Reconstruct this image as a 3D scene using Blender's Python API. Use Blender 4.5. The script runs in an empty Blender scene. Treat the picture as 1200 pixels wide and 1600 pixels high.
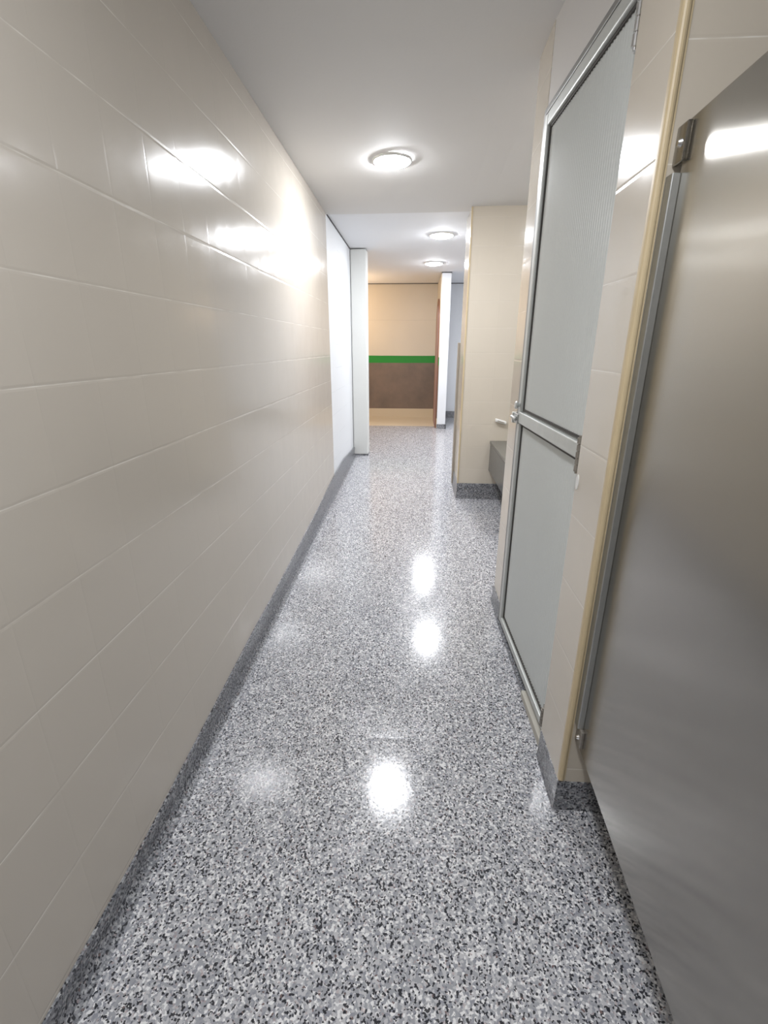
import bpy, bmesh, math, random
from mathutils import Vector, Matrix
random.seed(7)
SC = bpy.context.scene
COL = SC.collection

# ------------------------------------------------------------------ camera, world, exposure
S = 0.915            # metres per survey unit
EYE = 1.485          # eye height in survey units (heights below are given relative to the eye)
def W(x, y, z):
    return Vector((x * S, y * S, (z + EYE) * S))

cam_d = bpy.data.cameras.new('camera')
cam = bpy.data.objects.new('camera', cam_d); COL.objects.link(cam)
cam_d.sensor_fit = 'VERTICAL'; cam_d.sensor_height = 36.0
cam_d.lens = 741.41 / 1600.0 * 36.0
cam_d.clip_start = 0.02
R = [[0.99797688, 0.0221494, -0.05959489], [0.06356397, -0.32799007, 0.94254026], [0.00133017, -0.94442147, -0.32873441]]
# columns: image right, image down, forward
rt = Vector((R[0][0], R[1][0], R[2][0])); dn = Vector((R[0][1], R[1][1], R[2][1])); fw = Vector((R[0][2], R[1][2], R[2][2]))
M4 = Matrix.Identity(4)
for i in range(3):
    M4[i][0] = rt[i]; M4[i][1] = -dn[i]; M4[i][2] = -fw[i]
M4.translation = W(0, 0, 0)
cam.matrix_world = M4
SC.camera = cam

wd = bpy.data.worlds.new('world'); SC.world = wd; wd.use_nodes = True
wd.node_tree.nodes['Background'].inputs[0].default_value = (0.8, 0.85, 0.9, 1)
wd.node_tree.nodes['Background'].inputs[1].default_value = 0.02
SC.view_settings.view_transform = 'Standard'
SC.view_settings.look = 'None'
SC.view_settings.gamma = 1.0
SC.view_settings.use_curve_mapping = False
SC.view_settings.exposure = 0.17

LAMP = 235.0         # radiance of the lamp diffusers
LAMPS = [            # x, y, radius, strength factor, label
    (-0.172, 3.47, 0.116, 1.0, 'round white ceiling light, the nearest and largest one, over the terrazzo corridor'),
    (0.235, 5.50, 0.118, 0.9, 'round white ceiling light, middle one of the three, beyond the ceiling step'),
    (0.215, 7.22, 0.118, 0.9, 'round white ceiling light, farthest and smallest, in front of the white wall end'),
    (1.22, 3.40, 0.105, 0.45, 'round white ceiling light above the grey bench in the side alcove'),
    (1.55, 7.3, 0.118, 0.6, 'unseen round ceiling light added to brighten the white room behind the tiled block'),  # unseen, added to brighten the white end wall on the right
    (-0.15, 0.15, 0.116, 0.85, 'unseen round ceiling light added as fill above the viewpoint'),  # unseen, added as fill for the near walls and steel panel
]

# ------------------------------------------------------------------ helpers
def tag(o, label=None, cat=None, group=None, kind=None):
    if label: o['label'] = label
    if cat: o['category'] = cat
    if group: o['group'] = group
    if kind: o['kind'] = kind
    return o

def empty(name, loc):
    o = bpy.data.objects.new(name, None); COL.objects.link(o); o.location = loc
    o.empty_display_size = 0.1
    return o

def link(name, bm, mat, parent=None, origin=None, smooth=False, bevel=0):
    """link a bmesh given in WORLD coordinates as one object with its origin at `origin` (or the parent's)"""
    me = bpy.data.meshes.new(name)
    bmesh.ops.recalc_face_normals(bm, faces=bm.faces)
    base = Vector((0, 0, 0))
    if parent is not None:
        base = parent['_w'] if False else world_loc(parent)
    off = Vector(origin) if origin is not None else base
    bmesh.ops.translate(bm, verts=bm.verts, vec=-off)
    bm.to_mesh(me); bm.free()
    o = bpy.data.objects.new(name, me); COL.objects.link(o)
    if parent is not None:
        o.parent = parent
    o.location = off - base
    if isinstance(mat, (list, tuple)):
        for m in mat: me.materials.append(m)
    else:
        me.materials.append(mat)
    if smooth:
        for p in me.polygons: p.use_smooth = True
    if bevel:
        b = o.modifiers.new('bevel', 'BEVEL'); b.width = bevel; b.segments = 2; b.limit_method = 'ANGLE'; b.angle_limit = math.radians(40)
    return o

def world_loc(o):
    v = Vector(o.location)
    while o.parent:
        o = o.parent; v = v + Vector(o.location)
    return v

def box(bm, x0, x1, y0, y1, z0, z1):
    return hexa(bm, [W(x, y, z) for z in (z0, z1) for (x, y) in ((x0, y0), (x1, y0), (x1, y1), (x0, y1))])

def hexa(bm, p):
    v = [bm.verts.new(q) for q in p]
    for f in ((0, 3, 2, 1), (4, 5, 6, 7), (0, 1, 5, 4), (1, 2, 6, 5), (2, 3, 7, 6), (3, 0, 4, 7)):
        bm.faces.new([v[i] for i in f])
    return v

def cyl(bm, a, b, r, n=20, r2=None):
    a = Vector(a); b = Vector(b); d = (b - a).normalized()
    u = d.orthogonal().normalized(); w = d.cross(u)
    r2 = r if r2 is None else r2
    A = [bm.verts.new(a + r * (math.cos(t) * u + math.sin(t) * w)) for t in [2 * math.pi * i / n for i in range(n)]]
    B = [bm.verts.new(b + r2 * (math.cos(t) * u + math.sin(t) * w)) for t in [2 * math.pi * i / n for i in range(n)]]
    for i in range(n):
        bm.faces.new((A[i], A[(i + 1) % n], B[(i + 1) % n], B[i]))
    bm.faces.new(A); bm.faces.new(B)

def lathe(bm, c, prof, n=48):
    """prof: list of (radius, dz) around a vertical axis through c"""
    rings = []
    for r, dz in prof:
        if r < 1e-6:
            rings.append([bm.verts.new((c[0], c[1], c[2] + dz))])
        else:
            rings.append([bm.verts.new((c[0] + r * math.cos(2 * math.pi * i / n), c[1] + r * math.sin(2 * math.pi * i / n), c[2] + dz)) for i in range(n)])
    for a, b in zip(rings, rings[1:]):
        for i in range(n):
            j = (i + 1) % n
            if len(a) == 1: bm.faces.new((a[0], b[i], b[j]))
            elif len(b) == 1: bm.faces.new((a[i], a[j], b[0]))
            else: bm.faces.new((a[i], a[j], b[j], b[i]))

def grid_slab(bm, xs, ys, zf, th):
    """slab whose visible face follows zf(x,y); th>0 thickens upward, th<0 downward"""
    def lay(d):
        return [[bm.verts.new(W(x, y, zf(x, y) + d)) for x in xs] for y in ys]
    A, B = lay(0), lay(th)
    ny, nx = len(ys), len(xs)
    for j in range(ny - 1):
        for i in range(nx - 1):
            bm.faces.new((A[j][i], A[j][i + 1], A[j + 1][i + 1], A[j + 1][i]))
            bm.faces.new((B[j][i], B[j][i + 1], B[j + 1][i + 1], B[j + 1][i]))
    for i in range(nx - 1):
        bm.faces.new((A[0][i], A[0][i + 1], B[0][i + 1], B[0][i])); bm.faces.new((A[-1][i], A[-1][i + 1], B[-1][i + 1], B[-1][i]))
    for j in range(ny - 1):
        bm.faces.new((A[j][0], A[j + 1][0], B[j + 1][0], B[j][0])); bm.faces.new((A[j][-1], A[j + 1][-1], B[j + 1][-1], B[j][-1]))

def interp(tab, t):
    if t <= tab[0][0]: return tab[0][1]
    for (a, va), (b, vb) in zip(tab, tab[1:]):
        if t <= b: return va + (vb - va) * (t - a) / (b - a)
    return tab[-1][1]

def zfloor(y): return interp([(1.5, -1.485), (8.05, -1.30)], y)
def zceil(x, y):
    l = interp([(2.0, 1.10), (4.6, 1.062)], y)
    r = interp([(2.0, 1.20), (2.5, 1.18), (4.47, 1.075), (4.6, 1.068)], y)
    t = min(1, max(0, (x + 0.785) / 1.29))
    t = t * t
    return l + (r - l) * t

# ------------------------------------------------------------------ materials
class NT:
    def __init__(s, name):
        s.m = bpy.data.materials.new(name); s.m.use_nodes = True
        s.t = s.m.node_tree; s.b = s.t.nodes['Principled BSDF']
    def n(s, typ, **kw):
        nd = s.t.nodes.new(typ)
        for k, v in kw.items(): setattr(nd, k, v)
        return nd
    def l(s, a, b): s.t.links.new(a, b)
    def val(s, sock, v):
        if hasattr(v, 'is_linked') or hasattr(v, 'links'): s.l(v, sock)
        else: sock.default_value = v
    def math(s, op, a, b=None, c=None, clamp=False):
        nd = s.n('ShaderNodeMath', operation=op); nd.use_clamp = clamp
        s.val(nd.inputs[0], a)
        if b is not None: s.val(nd.inputs[1], b)
        if c is not None: s.val(nd.inputs[2], c)
        return nd.outputs[0]
    def mix(s, f, a, b, blend='MIX'):
        nd = s.n('ShaderNodeMix', data_type='RGBA', blend_type=blend)
        s.val(nd.inputs[0], f)
        for i, v in ((6, a), (7, b)):
            if isinstance(v, tuple) and len(v) == 3: v = v + (1,)
            s.val(nd.inputs[i], v)
        return nd.outputs[2]
    def pos(s):
        g = s.n('ShaderNodeNewGeometry'); sp = s.n('ShaderNodeSeparateXYZ'); s.l(g.outputs['Position'], sp.inputs[0])
        return g.outputs['Position'], sp.outputs
    def noise(s, vec, scale, detail=3, rough=0.5):
        nd = s.n('ShaderNodeTexNoise'); s.l(vec, nd.inputs['Vector'])
        nd.inputs['Scale'].default_value = scale; nd.inputs['Detail'].default_value = detail; nd.inputs['Roughness'].default_value = rough
        return nd.outputs[0]
    def ramp(s, f, stops, interp='LINEAR'):
        nd = s.n('ShaderNodeValToRGB'); s.l(f, nd.inputs[0]); cr = nd.color_ramp; cr.interpolation = interp
        while len(cr.elements) < len(stops): cr.elements.new(0.5)
        for e, (p, c) in zip(cr.elements, stops):
            e.position = p; e.color = c + (1,) if len(c) == 3 else c
        return nd.outputs[0]
    def bump(s, h, strength, dist=0.01, normal=None):
        nd = s.n('ShaderNodeBump'); nd.inputs['Strength'].default_value = strength; nd.inputs['Distance'].default_value = dist
        s.l(h, nd.inputs['Height'])
        if normal: s.l(normal, nd.inputs['Normal'])
        return nd.outputs[0]
    def set(s, **kw):
        for k, v in kw.items():
            k = k.replace('_', ' ')
            for kk in s.b.inputs.keys():
                if kk.lower() == k.lower():
                    if isinstance(v, tuple) and len(v) == 3: v = v + (1,)
                    s.val(s.b.inputs[kk], v)
        return s.m

def plain(name, col, rough=0.5, metal=0.0, nscale=0, namt=0.0, bump=0.0):
    N = NT(name); p, _ = N.pos()
    c = col
    if nscale:
        f = N.noise(p, nscale, 4)
        c = N.mix(N.math('MULTIPLY', f, namt), col, tuple(k * 0.55 for k in col))
        if bump: N.set(Normal=N.bump(f, bump, 0.003))
    return N.set(Base_Color=c, Roughness=rough, Metallic=metal)

def tile_mat(name, col, axis, z0, dz, u0, du, rough=0.16, grout=(0.92, 0.89, 0.82), vgrout=(0.36, 0.33, 0.28), stagger=0.0):
    """glazed wall tile: stacked joints along z and along one horizontal axis (survey units)"""
    N = NT(name); p, xyz = N.pos()
    zz = N.math('DIVIDE', N.math('SUBTRACT', xyz[2], (z0 + EYE) * S), dz * S)
    uu = N.math('DIVIDE', N.math('SUBTRACT', xyz[axis], u0 * S), du * S)
    def dist(v):   # distance to nearest integer, 0..0.5
        fr = N.math('FRACT', N.math('ADD', v, 100.0))
        return N.math('MINIMUM', fr, N.math('SUBTRACT', 1.0, fr))
    dzm = N.math('MULTIPLY', dist(zz), dz * S); dum = N.math('MULTIPLY', dist(uu), du * S)
    hz = N.math('SUBTRACT', 1.0, N.math('DIVIDE', dzm, 0.0018), clamp=True)
    hu = N.math('SUBTRACT', 1.0, N.math('DIVIDE', dum, 0.0009), clamp=True)
    # per tile tone
    cell = N.n('ShaderNodeCombineXYZ'); N.l(N.math('FLOOR', zz), cell.inputs[0]); N.l(N.math('FLOOR', uu), cell.inputs[1])
    wn = N.n('ShaderNodeTexWhiteNoise', noise_dimensions='3D'); N.l(cell.outputs[0], wn.inputs['Vector'])
    base = N.mix(N.math('MULTIPLY', wn.outputs['Value'], 0.05), col, tuple(c * 0.7 for c in col))
    var = N.noise(p, 3.0, 2)
    base = N.mix(N.math('MULTIPLY', var, 0.06), base, (0.5, 0.46, 0.4))
    wear = N.ramp(N.noise(p, 9.0, 2), [(0.38, (0.15,) * 3), (0.6, (1,) * 3)])
    c = N.mix(N.math('MULTIPLY', N.math('MULTIPLY', hu, 0.25), wear), base, vgrout)
    c = N.mix(N.math('MULTIPLY', N.math('MULTIPLY', hz, 0.9), wear), c, grout)
    # relief: joint groove, pillowed edges and a slow waviness of each tile
    pil = N.math('MINIMUM', N.math('DIVIDE', dzm, 0.006, clamp=True), N.math('ADD', 0.65, N.math('DIVIDE', dum, 0.0143), clamp=True))
    b1 = N.bump(pil, 0.35, 0.0012)
    b2 = N.bump(N.noise(p, 7.0, 1), 0.25, 0.006, b1)
    b3 = N.bump(N.noise(p, 380.0, 2), 0.05, 0.0006, b2)
    return N.set(Base_Color=c, Roughness=rough, Normal=b3, Specular_IOR_Level=0.5)

def flake_mat(name, dark=0.0, rough=0.13, tint=(1, 1, 1)):
    """epoxy floor with broadcast colour flakes under a clear coat"""
    N = NT(name); p, _ = N.pos()
    wv = N.n('ShaderNodeVectorMath', operation='MULTIPLY_ADD')
    nn = N.n('ShaderNodeTexNoise'); N.l(p, nn.inputs['Vector']); nn.inputs['Scale'].default_value = 160; nn.inputs['Detail'].default_value = 1
    N.l(nn.outputs['Color'], wv.inputs[0]); wv.inputs[1].default_value = (0.006,) * 3; N.l(p, wv.inputs[2])
    def vor(scale, off=0.0):
        v = N.n('ShaderNodeTexVoronoi', feature='F1'); N.l(wv.outputs[0], v.inputs['Vector']); v.inputs['Scale'].default_value = scale
        sp = N.n('ShaderNodeSeparateColor'); N.l(v.outputs['Color'], sp.inputs[0])
        return sp.outputs
    v1 = vor(185.0); v2 = vor(225.0)
    k = 1.0 - dark
    c1 = N.ramp(v1[0], [(0.0, (0.36 * k, 0.37 * k, 0.40 * k)), (0.34, (0.54 * k, 0.54 * k, 0.565 * k)), (0.66, (0.82 * k, 0.82 * k, 0.83 * k)), (0.86, (0.30 * k, 0.31 * k, 0.35 * k))], 'CONSTANT')
    blk = N.math('LESS_THAN', v2[1], 0.19 + 0.15 * dark)
    c = N.mix(N.math('MULTIPLY', blk, 0.93), c1, (0.010, 0.011, 0.018))
    v3 = N.math('GREATER_THAN', v2[2], 0.965)
    c = N.mix(N.math('MULTIPLY', v3, 0.35), c, (0.45, 0.30, 0.28))
    c = N.mix(1.0, c, tint, 'MULTIPLY')
    bw = N.bump(v1[0], 0.10, 0.0010)
    b2 = N.bump(N.noise(p, 60.0, 2), 0.10, 0.002, bw)
    b3 = N.bump(N.noise(p, 4.0, 1), 0.06, 0.01, b2)
    return N.set(Base_Color=c, Roughness=rough, Normal=b3, Specular_IOR_Level=0.6)

TILE = (0.61, 0.56, 0.49)
m_left = tile_mat('glazed_beige_tile_left', TILE, 1, 0.140, 0.2185, 0.764, 0.2015)
m_right = tile_mat('glazed_cream_tile_right', (0.68, 0.62, 0.53), 1, 0.158, 0.2197, 1.235, 0.44)
m_cross = tile_mat('glazed_beige_tile_cross', (0.62, 0.56, 0.47), 0, 0.158, 0.2100, 0.70, 0.2015, vgrout=(0.5, 0.46, 0.4))
m_block = tile_mat('glazed_beige_tile_block', (0.64, 0.58, 0.49), 0, 0.158, 0.2100, 0.70, 0.2015, grout=(0.70, 0.65, 0.58), vgrout=(0.5, 0.46, 0.4))
m_floor = flake_mat('flake_epoxy_floor')
m_base = flake_mat('flake_epoxy_cove_shaded', dark=0.45, rough=0.3, tint=(0.96, 0.98, 1.0))  # same flakes darkened: shade on the upright faces is put into the colour

def paint(name, col, rough=0.7, mott=0.06):
    N = NT(name); p, _ = N.pos()
    f = N.noise(p, 2.2, 5, 0.6); g = N.noise(p, 90, 3)
    c = N.mix(N.math('MULTIPLY', f, mott * 2), col, tuple(k * 0.75 for k in col))
    return N.set(Base_Color=c, Roughness=rough, Normal=N.bump(g, 0.12, 0.002))
m_ceil = paint('ceiling_paint', (0.76, 0.75, 0.735), 0.75, 0.03)
m_ceil_far = paint('ceiling_paint_lit', (0.86, 0.87, 0.89), 0.75, 0.02)  # stronger light beyond the ceiling step is put into this colour
m_white = paint('white_wall_paint', (0.80, 0.82, 0.85), 0.6, 0.03)
m_post = paint('cream_column_paint', (0.74, 0.75, 0.73), 0.6, 0.05)
m_lintel = paint('lintel_paint', (0.70, 0.68, 0.66), 0.5, 0.04)
m_dark = plain('dark_room_paint', (0.30, 0.30, 0.29), 0.8)
m_gap = plain('painted_gap_shade', (0.10, 0.10, 0.10), 0.9)
m_beige_floor = paint('beige_floor', (0.62, 0.52, 0.38), 0.45, 0.25)

def block_white():
    N = NT('white_painted_tile_wall'); p, xyz = N.pos()
    zz = N.math('DIVIDE', N.math('SUBTRACT', xyz[2], (0.02 + EYE) * S), 0.2185 * S)
    fr = N.math('FRACT', N.math('ADD', zz, 50.0)); d = N.math('MINIMUM', fr, N.math('SUBTRACT', 1.0, fr))
    h = N.math('SUBTRACT', 1.0, N.math('DIVIDE', N.math('MULTIPLY', d, 0.2185 * S), 0.004), clamp=True)
    w = N.ramp(N.noise(p, 3.5, 3), [(0.45, (0,) * 3), (0.6, (1,) * 3)])
    c = N.mix(N.math('MULTIPLY', N.math('MULTIPLY', h, w), 0.30), (0.80, 0.82, 0.84), (0.45, 0.46, 0.5))
    return N.set(Base_Color=c, Roughness=0.5, Normal=N.bump(N.math('SUBTRACT', 1.0, h), 0.25, 0.002))
m_blockwhite = block_white()

def wainscot():
    N = NT('cream_green_brown_wall'); p, xyz = N.pos()
    z = xyz[2]
    wob = N.math('MULTIPLY', N.math('SUBTRACT', N.noise(p, 2.0, 2), 0.5), 0.012)
    zz = N.math('ADD', z, wob)
    up = N.mix(N.noise(p, 1.5, 4), (0.70, 0.63, 0.52), (0.60, 0.54, 0.45))
    ln = N.math('SUBTRACT', 1.0, N.math('DIVIDE', N.math('ABSOLUTE', N.math('SUBTRACT', zz, (0.465 + EYE) * S)), 0.006), clamp=True)
    up = N.mix(N.math('MULTIPLY', ln, 0.25), up, (0.35, 0.3, 0.25))
    br = N.mix(N.ramp(N.noise(p, 3.0, 5, 0.65), [(0.35, (0,) * 3), (0.7, (1,) * 3)]), (0.21, 0.15, 0.115), (0.15, 0.115, 0.09))
    skirt = (0.60, 0.50, 0.36)
    g = N.math('LESS_THAN', zz, (-0.158 + EYE) * S)
    b = N.math('LESS_THAN', zz, (-0.286 + EYE) * S)
    s = N.math('LESS_THAN', z, (-1.135 + EYE) * S)
    c = N.mix(g, up, (0.012, 0.24, 0.02)); c = N.mix(b, c, br); c = N.mix(s, c, skirt)
    return N.set(Base_Color=c, Roughness=0.45, Normal=N.bump(N.noise(p, 40, 3), 0.15, 0.003))
m_wain = wainscot()

def steel():
    N = NT('brushed_stainless_steel'); p, xyz = N.pos()
    mp = N.n('ShaderNodeMapping'); N.l(p, mp.inputs[0]); mp.inputs['Scale'].default_value = (300, 300, 5)
    br = N.noise(mp.outputs[0], 1.0, 2, 0.6); big = N.noise(p, 2.4, 3, 0.55)
    c = N.mix(N.math('MULTIPLY', br, 0.3), (0.42, 0.405, 0.37), (0.34, 0.325, 0.295))
    c = N.mix(N.math('MULTIPLY', big, 0.2), c, (0.36, 0.33, 0.29))
    tg = N.n('ShaderNodeCombineXYZ'); tg.inputs[0].default_value = 0.035; tg.inputs[1].default_value = 1.0   # along the panel
    N.l(tg.outputs[0], N.b.inputs['Tangent'])
    return N.set(Base_Color=c, Metallic=1.0, Roughness=0.17, Anisotropic=0.95, Anisotropic_Rotation=0.0)
m_steel = steel()
m_alu = plain('aged_aluminium', (0.50, 0.51, 0.50), 0.38, 0.75, 30, 0.4, 0.05)
m_frame = plain('dull_grey_aluminium', (0.30, 0.30, 0.29), 0.45, 0.5, 30, 0.4)
m_alu_l = plain('pale_aluminium', (0.62, 0.64, 0.62), 0.42, 0.4, 25, 0.3, 0.05)
m_chrome = plain('hinge_steel', (0.72, 0.72, 0.72), 0.25, 1.0)
m_rust = plain('tarnished_hinge_steel', (0.42, 0.39, 0.35), 0.5, 0.6, 90, 0.9)
m_seal = plain('dark_rubber_seal', (0.06, 0.055, 0.05), 0.7)
m_trim = plain('yellowed_plastic_trim', (0.70, 0.57, 0.36), 0.4, 0, 12, 0.5)
m_wplastic = plain('white_plastic', (0.85, 0.85, 0.83), 0.35)
m_bench = plain('dark_grey_granite', (0.13, 0.13, 0.125), 0.25, 0, 160, 0.6)
m_conc = paint('bare_concrete', (0.55, 0.53, 0.47), 0.7, 0.25)
m_arch = plain('reddish_brown_wood', (0.28, 0.12, 0.07), 0.5, 0, 8, 0.7)
m_archin = plain('dusty_pink_board', (0.45, 0.30, 0.28), 0.6, 0, 5, 0.5)
m_part = plain('brown_grey_board', (0.38, 0.33, 0.27), 0.5, 0, 6, 0.3)

def glass():
    N = NT('ribbed_translucent_sheet'); p, _ = N.pos()
    f = N.noise(p, 1.6, 3)
    c = N.mix(f, (0.76, 0.79, 0.78), (0.70, 0.73, 0.72))
    return N.set(Base_Color=c, Roughness=0.32, Transmission_Weight=0.05, Specular_IOR_Level=0.5)
m_glass = glass()
def emis(name, col, st):
    N = NT(name)
    return N.set(Base_Color=(0.9, 0.9, 0.9), Emission_Color=col, Emission_Strength=st)

# ------------------------------------------------------------------ room shell
def struct(name, bm, mat, **kw):
    o = link(name, bm, mat, **kw); o['kind'] = 'structure'; return o

ylist = [-2.6, 0, 1.5] + [1.5 + 0.655 * i for i in range(1, 11)] + [8.3]
bm = bmesh.new(); grid_slab(bm, [-2.4, -0.785, 0, 0.505, 2.6], ylist, lambda x, y: zfloor(y), -0.12)
struct('floor', bm, m_floor)
bm = bmesh.new(); box(bm, -2.4, 0.37, 8.3, 9.4, -1.42, -1.298); struct('floor_beige', bm, m_beige_floor)
bm = bmesh.new(); box(bm, 0.37, 2.6, 8.3, 9.4, -1.42, -1.30); struct('floor_end', bm, m_floor)

xs = [-0.95 + 0.15 * i for i in range(24)]
ys = [-2.6, -1.5, -0.5, 0.5, 1.235, 1.6, 2.0, 2.25, 2.5, 3.0, 3.5, 4.0, 4.47, 4.6]
bm = bmesh.new(); grid_slab(bm, xs, ys, zceil, 0.12)
struct('ceiling', bm, m_ceil, smooth=False)
bm = bmesh.new(); box(bm, -2.4, 2.6, 4.6, 9.5, 1.078, 1.2); struct('ceiling_far', bm, m_ceil_far)

bm = bmesh.new(); box(bm, -0.95, -0.785, -2.6, 4.55, -1.55, 1.2); struct('wall_left', bm, m_left)
bm = bmesh.new(); box(bm, -0.95, -0.792, 4.55, 6.35, -1.5, 1.074); struct('wall_left_far', bm, m_blockwhite)
bm = bmesh.new(); box(bm, -0.788, -0.60, 6.14, 6.35, -1.345, 1.070); struct('column_left', bm, m_post, bevel=0.012)
bm = bmesh.new(); box(bm, -0.79, -0.598, 6.132, 6.355, -1.38, -1.335); struct('trim_4', bm, m_base)
bm = bmesh.new(); box(bm, -2.5, -0.95, 6.25, 6.35, -1.5, 1.078); struct('wall_side_room', bm, m_white)
bm = bmesh.new(); box(bm, -2.5, -2.4, 6.35, 9.5, -1.5, 1.078); struct('wall_far_left', bm, m_wain)
bm = bmesh.new(); box(bm, -2.5, 0.44, 9.4, 9.5, -1.42, 1.068); struct('wall_end', bm, m_wain)
bm = bmesh.new(); box(bm, 0.44, 2.7, 9.4, 9.5, -1.42, 1.068); struct('wall_end_right', bm, m_white)
# wall end between the two far rooms: coloured on the left room's side, white on this side
bm = bmesh.new(); box(bm, 0.378, 0.515, 8.05, 9.4, -1.42, 1.062); struct('wall_divider', bm, m_white)
bm = bmesh.new(); box(bm, 0.366, 0.378, 8.09, 9.4, -1.40, 1.062); struct('wall_divider_lining', bm, m_wain)
bm = bmesh.new(); box(bm, 0.37, 0.522, 8.035, 8.06, -1.35, -1.225); box(bm, 0.512, 0.525, 8.035, 9.4, -1.35, -1.225)
struct('baseboard_divider', bm, m_base)
bm = bmesh.new(); box(bm, 0.525, 2.6, 9.38, 9.4, -1.35, -1.175); struct('baseboard_end', bm, m_base)
bm = bmesh.new(); box(bm, 2.6, 2.7, -2.6, 9.5, -1.6, 1.25); struct('wall_right_outer', bm, m_white)
bm = bmesh.new(); box(bm, -0.95, 2.6, -2.7, -2.6, -1.6, 1.25); struct('wall_back', bm, m_cross)
# dark strips along the ceiling, painted as the shade in the gaps
bm = bmesh.new(); box(bm, -0.80, -0.787, 4.56, 6.14, 1.066, 1.079); struct('gap_shade_1', bm, m_gap)
bm = bmesh.new(); box(bm, -2.4, 0.366, 9.39, 9.40, 1.066, 1.079); struct('gap_shade_2', bm, m_gap)
bm = bmesh.new(); box(bm, 0.37, 2.6, 9.39, 9.40, 1.066, 1.079); box(bm, 0.37, 0.523, 8.045, 8.3, 1.062, 1.079); struct('gap_shade_3', bm, m_gap)

# block in front of the far right room, its face looks down the corridor
bm = bmesh.new(); box(bm, 0.432, 2.6, 4.47, 4.93, -1.45, 1.14); struct('wall_block', bm, m_block)
bm = bmesh.new(); box(bm, 0.425, 0.437, 4.463, 4.485, -1.25, 1.07); struct('trim_5', bm, m_trim)
bm = bmesh.new()
def cove(bm, path, ztop, zbot, nrm, foot=0.035, thick=0.008):
    """cove skirting swept along path [(x,y)...]; nrm = direction out of the wall (per path point)"""
    prof = [(0, 1.0, 1), (thick, 1.0, 1), (thick, 0.35, 1), (thick * 1.4, 0.2, 1), (thick + foot * 0.35, 0.08, 1), (thick + foot * 0.65, 0.025, 1), (thick + foot, 0.002, 1), (0, -0.02, 1)]
    rings = []
    for (x, y), n in zip(path, nrm):
        zt = ztop(y) if callable(ztop) else ztop; zb = zbot(y) if callable(zbot) else zbot
        rings.append([bm.verts.new(W(x + n[0] * d, y + n[1] * d, zb + (zt - zb) * h)) for d, h, _ in prof])
    for a, b in zip(rings, rings[1:]):
        for i in range(len(prof)):
            j = (i + 1) % len(prof)
            bm.faces.new((a[i], a[j], b[j], b[i]))
    bm.faces.new(rings[0]); bm.faces.new(rings[-1])
cove(bm, [(0.432, 4.93), (0.432, 4.47), (2.6, 4.47)], -1.245, zfloor, [(-1, 0), (-1, -1), (0, -1)], 0.01)
struct('baseboard_block', bm, m_base)

tops = [(0.6, -1.400), (1.0, -1.402), (1.55, -1.370), (2.05, -1.343), (2.4, -1.335), (2.82, -1.315), (3.73, -1.265), (4.39, -1.21), (5.2, -1.19), (6.14, -1.25)]
pys = [-2.6, 0, 0.6, 1.0, 1.3, 1.55, 1.8, 2.05, 2.4, 2.82, 3.3, 3.73, 4.1, 4.39, 4.8, 5.2, 5.7, 6.14]
bm = bmesh.new(); cove(bm, [(-0.785, y) for y in pys], lambda y: interp(tops, y), zfloor, [(1, 0)] * len(pys), 0.028)
struct('baseboard_left', bm, m_base, smooth=False)

# right-hand wall: pier, return, door bay, strip
B = 0.505
bm = bmesh.new(); box(bm, B, 0.66, 1.235, 1.46, -1.52, 1.24)
struct('wall_right_pier', bm, m_right)
bm = bmesh.new(); box(bm, 0.5055, 2.6, 1.2345, 1.34, -1.52, 1.24); struct('wall_return', bm, m_cross)
bm = bmesh.new(); box(bm, B, 0.64, 2.365, 2.60, -1.52, 1.24); struct('wall_right_strip', bm, m_right)
bm = bmesh.new(); box(bm, 0.64, 2.6, 2.50, 2.60, -1.52, 1.24); struct('wall_alcove', bm, m_cross)
# door bay plane: recessed at the hinge side, flush at the far side
Y0, X0, Y1, X1 = 1.44, 0.5465, 2.372, 0.508
dv = Vector((X1 - X0, Y1 - Y0)); LEN = dv.length; dv.normalize(); nv = Vector((-dv.y, dv.x))   # nv points to the corridor
def D(t, o, z):
    return W(X0 + dv.x * t + nv.x * o, Y0 + dv.y * t + nv.y * o, z)
def dbox(bm, t0, t1, o0, o1, z0, z1):
    return hexa(bm, [D(t, o, z) for z in (z0, z1) for (t, o) in ((t0, o0), (t1, o0), (t1, o1), (t0, o1))])
bm = bmesh.new(); dbox(bm, -0.02, LEN - 0.004, -0.10, 0.002, 0.90, 1.24); struct('wall_lintel', bm, m_lintel)
bm = bmesh.new(); dbox(bm, -0.02, LEN - 0.003, -0.12, 0.022, -1.53, -1.455); struct('trim_6', bm, m_base)
bm = bmesh.new(); dbox(bm, 0.03, 0.34, 0.0, 0.03, -1.50, -1.449); struct('trim_7', bm, m_conc, bevel=0.004)
bm = bmesh.new()
cove(bm, [(0.60, 2.60), (B, 2.60), (B, 2.37)], -1.365, zfloor, [(0, 1), (-1, 1), (-1, 0)], 0.012)
struct('baseboard_strip', bm, m_base)
bm = bmesh.new()
cove(bm, [(B, 1.455), (B, 1.235), (2.6, 1.235)], -1.366, zfloor, [(-1, 0), (-1, -1), (0, -1)], 0.006, 0.004)
struct('baseboard_right', bm, m_base)
# yellowed corner trim of the pier
bm = bmesh.new()
cyl(bm, W(B + 0.007, 1.2335, -1.355), W(B + 0.007, 1.2335, 1.235), 0.0085, 14)
box(bm, B - 0.002, B + 0.020, 1.2315, 1.243, -1.355, 1.235)
struct('trim_8', bm, m_trim)

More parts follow.
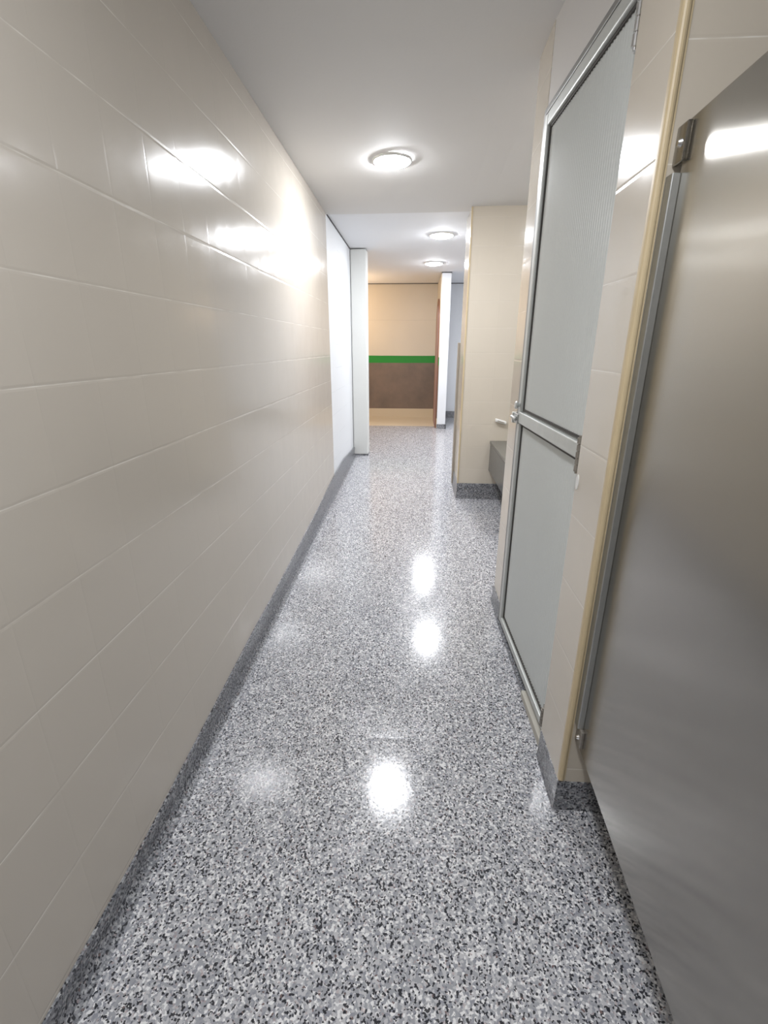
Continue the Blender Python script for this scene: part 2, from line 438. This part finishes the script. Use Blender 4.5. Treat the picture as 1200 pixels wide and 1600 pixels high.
# ------------------------------------------------------------------ door
door = empty('door_1', D(0, 0, -1.45)); door['kind'] = 'structure'
def part(name, bm, mat, parent, **kw): return link(name, bm, mat, parent=parent, **kw)
bm = bmesh.new()          # fixed outer frame
ZB, ZT = -1.45, 0.898
dbox(bm, LEN - 0.030, LEN - 0.002, -0.035, 0.012, ZB, ZT)
dbox(bm, 0.0, LEN - 0.030, -0.035, 0.012, ZT - 0.022, ZT)
dbox(bm, -0.01, 0.012, -0.035, 0.004, ZB, ZT)
fr = part('door_frame', bm, m_frame, door, bevel=0.002)
bm = bmesh.new()          # seal between frame and leaf
dbox(bm, LEN - 0.034, LEN - 0.030, -0.03, 0.004, ZB + 0.01, ZT - 0.022)
dbox(bm, 0.012, LEN - 0.030, -0.03, 0.004, ZT - 0.029, ZT - 0.022)
dbox(bm, 0.0, LEN - 0.002, -0.03, 0.006, ZT, ZT + 0.004)
part('seal', bm, m_seal, door)
leaf = part('leaf_stile', (lambda b: (dbox(b, LEN - 0.074, LEN - 0.035, -0.022, 0.016, -1.432, ZT - 0.030), b)[1])(bmesh.new()), m_alu_l, door, bevel=0.004)
part('leaf_stile', (lambda b: (dbox(b, 0.013, 0.050, -0.022, 0.008, -1.432, ZT - 0.030), b)[1])(bmesh.new()), m_alu_l, door, bevel=0.004)
part('top_rail', (lambda b: (dbox(b, 0.050, LEN - 0.074, -0.022, 0.016, ZT - 0.075, ZT - 0.030), b)[1])(bmesh.new()), m_alu_l, door, bevel=0.004)
part('bottom_rail', (lambda b: (dbox(b, 0.050, LEN - 0.074, -0.022, 0.016, -1.432, -1.395), b)[1])(bmesh.new()), m_alu_l, door, bevel=0.004)
part('middle_rail', (lambda b: (dbox(b, 0.020, LEN - 0.070, -0.022, 0.020, -0.340, -0.288), b)[1])(bmesh.new()), m_alu_l, door, bevel=0.004)
bm = bmesh.new()          # glazing beads
for (t0, t1, z0, z1) in ((0.05, LEN - 0.074, -0.283, ZT - 0.075), (0.05, LEN - 0.074, -1.395, -0.345)):
    w = 0.009
    dbox(bm, t0, t1, -0.012, 0.004, z1 - w, z1); dbox(bm, t0, t1, -0.012, 0.004, z0, z0 + w)
    dbox(bm, t1 - w, t1, -0.012, 0.004, z0 + w, z1 - w); dbox(bm, t0, t0 + w, -0.012, 0.004, z0 + w, z1 - w)
part('glazing_bead', bm, m_seal, door)
def ribbed(z0, z1):
    bm = bmesh.new(); t0, t1 = 0.056, LEN - 0.080; n = 44
    rows = []
    for z in (z0, z1):
        F = []
        for i in range(n * 6 + 1):
            t = t0 + (t1 - t0) * i / (n * 6); o = 0.0016 * math.cos(2 * math.pi * i / 6.0)
            F.append((bm.verts.new(D(t, -0.002 + o, z)), bm.verts.new(D(t, -0.009, z))))
        rows.append(F)
    a, b = rows
    for i in range(len(a) - 1):
        bm.faces.new((a[i][0], a[i + 1][0], b[i + 1][0], b[i][0])); bm.faces.new((a[i][1], a[i + 1][1], b[i + 1][1], b[i][1]))
        bm.faces.new((a[i][0], a[i + 1][0], a[i + 1][1], a[i][1])); bm.faces.new((b[i][0], b[i + 1][0], b[i + 1][1], b[i][1]))
    for k in (0, -1): bm.faces.new((a[k][0], a[k][1], b[k][1], b[k][0]))
    return bm
part('ribbed_pane', ribbed(-0.290, ZT - 0.070), m_glass, door)['label'] = 'upper grey ribbed pane'
part('ribbed_pane', ribbed(-1.400, -0.338), m_glass, door)['label'] = 'lower grey ribbed pane'
def hinge(z0, z1, mat, label):
    bm = bmesh.new(); n = 5; c = (0.036, 0.031)
    for i in range(n):
        a = z0 + (z1 - z0) * i / n; b = z0 + (z1 - z0) * (i + 1) / n
        cyl(bm, D(c[0] + 0.018, c[1], a + 0.002), D(c[0] + 0.018, c[1], b - 0.002), 0.0075 if i % 2 else 0.0082, 14)
    cyl(bm, D(c[0] + 0.018, c[1], z0 - 0.005), D(c[0] + 0.018, c[1], z1 + 0.005), 0.0045, 12)
    dbox(bm, c[0] + 0.018, c[0] + 0.045, 0.008, 0.0215, z0, z1)
    h = part('hinge', bm, mat, door, smooth=False); h['label'] = label
hinge(0.685, 0.83, m_chrome, 'bright steel hinge')
hinge(-0.372, -0.262, m_rust, 'tarnished hinge at the middle rail')
hinge(-1.375, -1.300, m_rust, 'dark tarnished bottom hinge')
# knob and slide bolt on the far stile
bm = bmesh.new()
kc = D(LEN - 0.058, 0.016, -0.258); out = (D(0, 1, 0) - D(0, 0, 0)).normalized()
cyl(bm, kc, kc + out * 0.010, 0.008, 16)
cyl(bm, kc + out * 0.009, kc + out * 0.014, 0.012, 20, 0.018); cyl(bm, kc + out * 0.014, kc + out * 0.021, 0.018, 20, 0.013)
part('knob', bm, m_alu_l, door, smooth=False, bevel=0.002)
bm = bmesh.new()
dbox(bm, LEN - 0.068, LEN + 0.012, 0.016, 0.024, -0.345, -0.300)
dbox(bm, LEN - 0.050, LEN - 0.020, 0.024, 0.034, -0.332, -0.312)
cyl(bm, D(LEN - 0.06, 0.030, -0.322), D(LEN + 0.03, 0.030, -0.322), 0.006, 12)
bolt = part('slide_bolt', bm, m_alu, door, bevel=0.001)
bm = bmesh.new(); dbox(bm, LEN + 0.012, LEN + 0.034, 0.004, 0.028, -0.352, -0.300)
part('bolt_keeper', bm, m_wplastic if False else m_alu_l, door, bevel=0.003)
# white chip on the pier edge
bm = bmesh.new()
n = 18; f = []; g = []
for i in range(n):
    a = 2 * math.pi * i / n
    yy = 1.452 - 0.009 + 0.011 * math.cos(a); zz = -0.392 + 0.024 * math.sin(a)
    f.append(bm.verts.new(W(B - 0.0025, yy, zz))); g.append(bm.verts.new(W(B + 0.001, yy, zz)))
bm.faces.new(f); bm.faces.new(g)
for i in range(n): bm.faces.new((f[i], f[(i + 1) % n], g[(i + 1) % n], g[i]))
tag(link('wall_sticker', bm, m_wplastic, origin=W(B, 1.443, -0.392)), 'small white oval patch stuck on the cream tile edge below the middle hinge', 'sticker')

# ------------------------------------------------------------------ stainless partition
panel = tag(empty('toilet_partition', W(0.545, 1.22, -1.225)), 'brushed stainless steel partition panel fixed to the tiled return wall at the right', 'partition')
def pn(y): return 0.545 - (1.215 - y) * 0.035
bm = bmesh.new()
def psl(bm, y0, y1, z0a, z0b, z1, dx0, dx1):
    hexa(bm, [W(pn(y0) + dx0, y0, z0a), W(pn(y0) + dx1, y0, z0a), W(pn(y1) + dx1, y1, z0b), W(pn(y1) + dx0, y1, z0b),
              W(pn(y0) + dx0, y0, z1), W(pn(y0) + dx1, y0, z1), W(pn(y1) + dx1, y1, z1), W(pn(y1) + dx0, y1, z1)])
psl(bm, 1.213, -0.6, -1.205, -1.262, 0.438, 0.0, 0.028)
link('panel', bm, m_steel, parent=panel, bevel=0.003)
bm = bmesh.new()
box(bm, 0.527, 0.545, 1.205, 1.2345, -1.12, 0.345)
link('edge_channel', bm, m_alu, parent=panel, bevel=0.002)
def bracket(z0, z1, mat, label):
    bm = bmesh.new()
    box(bm, 0.534, 0.5455, 1.190, 1.2335, z0, z1)
    b = link('bracket', bm, mat, parent=panel, bevel=0.003); b['label'] = label
    bm = bmesh.new(); c = W(0.534, 1.208, (z0 + z1) / 2)
    cyl(bm, c, c + Vector((-0.006, 0, 0)), 0.008, 16, 0.005)
    link('screw', bm, m_chrome, parent=b)
bracket(0.362, 0.432, m_steel, 'steel bracket at the top of the panel')
bracket(-1.185, -1.120, m_rust, 'dull bracket at the bottom of the panel')

# ------------------------------------------------------------------ alcove bench and fitting on the block
bench = tag(empty('wall_bench', W(0.72, 4.45, -1.114)), 'dark grey stone bench slab mounted low on the beige tiled block wall', 'bench')
bm = bmesh.new(); box(bm, 0.715, 1.45, 3.55, 4.468, -1.114, -0.855); link('bench_body', bm, m_bench, parent=bench, bevel=0.004)
bm = bmesh.new(); box(bm, 0.710, 1.46, 3.54, 4.468, -0.855, -0.828); link('bench_top', bm, plain('bench_top_lit', (0.20, 0.19, 0.165), 0.5, 0, 40, 0.4), parent=bench, bevel=0.004)  # lighter than the body: light from above is put into the top's colour
hook = tag(empty('wall_holder', W(0.79, 4.46, -0.64)), 'small white plastic bar holder on the tiled block wall above the bench', 'holder')
bm = bmesh.new()
hexa(bm, [W(0.742, 4.44, -0.648), W(0.845, 4.44, -0.676), W(0.845, 4.468, -0.676), W(0.742, 4.468, -0.648),
          W(0.742, 4.44, -0.618), W(0.845, 4.44, -0.646), W(0.845, 4.468, -0.646), W(0.742, 4.468, -0.618)])
link('holder_body', bm, m_wplastic, parent=hook, bevel=0.008)
bm = bmesh.new()
hexa(bm, [W(0.762, 4.436, -0.642), W(0.825, 4.436, -0.659), W(0.825, 4.442, -0.659), W(0.762, 4.442, -0.642),
          W(0.762, 4.436, -0.636), W(0.825, 4.436, -0.653), W(0.825, 4.442, -0.653), W(0.762, 4.442, -0.636)])
link('slot', bm, m_part, parent=hook)
bm = bmesh.new(); box(bm, 0.412, 0.438, 4.94, 5.02, -1.38, 0.04)
tag(link('low_partition', bm, m_part, origin=W(0.42, 4.98, -1.38), bevel=0.003), 'narrow brown grey board edge standing behind the beige tiled block', 'partition')

# ------------------------------------------------------------------ arched door on the far left room's side wall
arch = empty('door_2', W(0.36, 8.7, -1.30)); arch['kind'] = 'structure'
def archsh(bm, y0, y1, zb, zs, x0, x1, rise):
    pts = [(y0, zb), (y1, zb), (y1, zs)]
    for i in range(1, 16):
        a = math.pi * i / 16; pts.append(((y0 + y1) / 2 + (y1 - y0) / 2 * math.cos(a), zs + rise * math.sin(a)))
    pts.append((y0, zs))
    A = [bm.verts.new(W(x0, y, z)) for y, z in pts]; Bv = [bm.verts.new(W(x1, y, z)) for y, z in pts]
    bm.faces.new(A); bm.faces.new(Bv)
    for i in range(len(A)): bm.faces.new((A[i], A[(i + 1) % len(A)], Bv[(i + 1) % len(A)], Bv[i]))
bm = bmesh.new(); archsh(bm, 8.12, 9.1, -1.297, 0.45, 0.350, 0.366, 0.30); link('surround', bm, m_arch, parent=arch)
bm = bmesh.new(); archsh(bm, 8.24, 8.98, -1.297, 0.42, 0.344, 0.351, 0.22); link('leaf', bm, m_archin, parent=arch)

# ------------------------------------------------------------------ ceiling lights
for k, (x, y, r, st, lab) in enumerate(LAMPS):
    z = (1.078 if y > 4.6 else zceil(x, y)) 
    c = W(x, y, z); R_ = r * S
    root = tag(empty('ceiling_light', c), lab, 'ceiling light', 'round ceiling lights')
    bm = bmesh.new()
    lathe(bm, c, [(R_ + 0.006, 0.001), (R_ + 0.005, -0.010), (R_, -0.0135), (R_ - 0.004, -0.0125), (R_ - 0.004, 0.001)])
    link('rim', bm, m_wplastic, parent=root, smooth=True)
    bm = bmesh.new()
    lathe(bm, c, [(R_ - 0.004, -0.0115), (R_ * 0.92, -0.0165), (R_ * 0.75, -0.0235), (R_ * 0.45, -0.0295), (0, -0.032)])
    link('diffuser', bm, emis('lamp_diffuser', (0.94, 0.96, 1.0, 1), LAMP * st), parent=root, smooth=True)
# warm lamp of the side room at the far left, out of sight behind the column
ld = bpy.data.lights.new('warm_room_lamp', 'POINT'); ld.energy = 22; ld.color = (1.0, 0.70, 0.42); ld.shadow_soft_size = 0.08
lo = bpy.data.objects.new('warm_room_lamp', ld); COL.objects.link(lo); lo.location = W(-1.35, 8.5, 0.55)
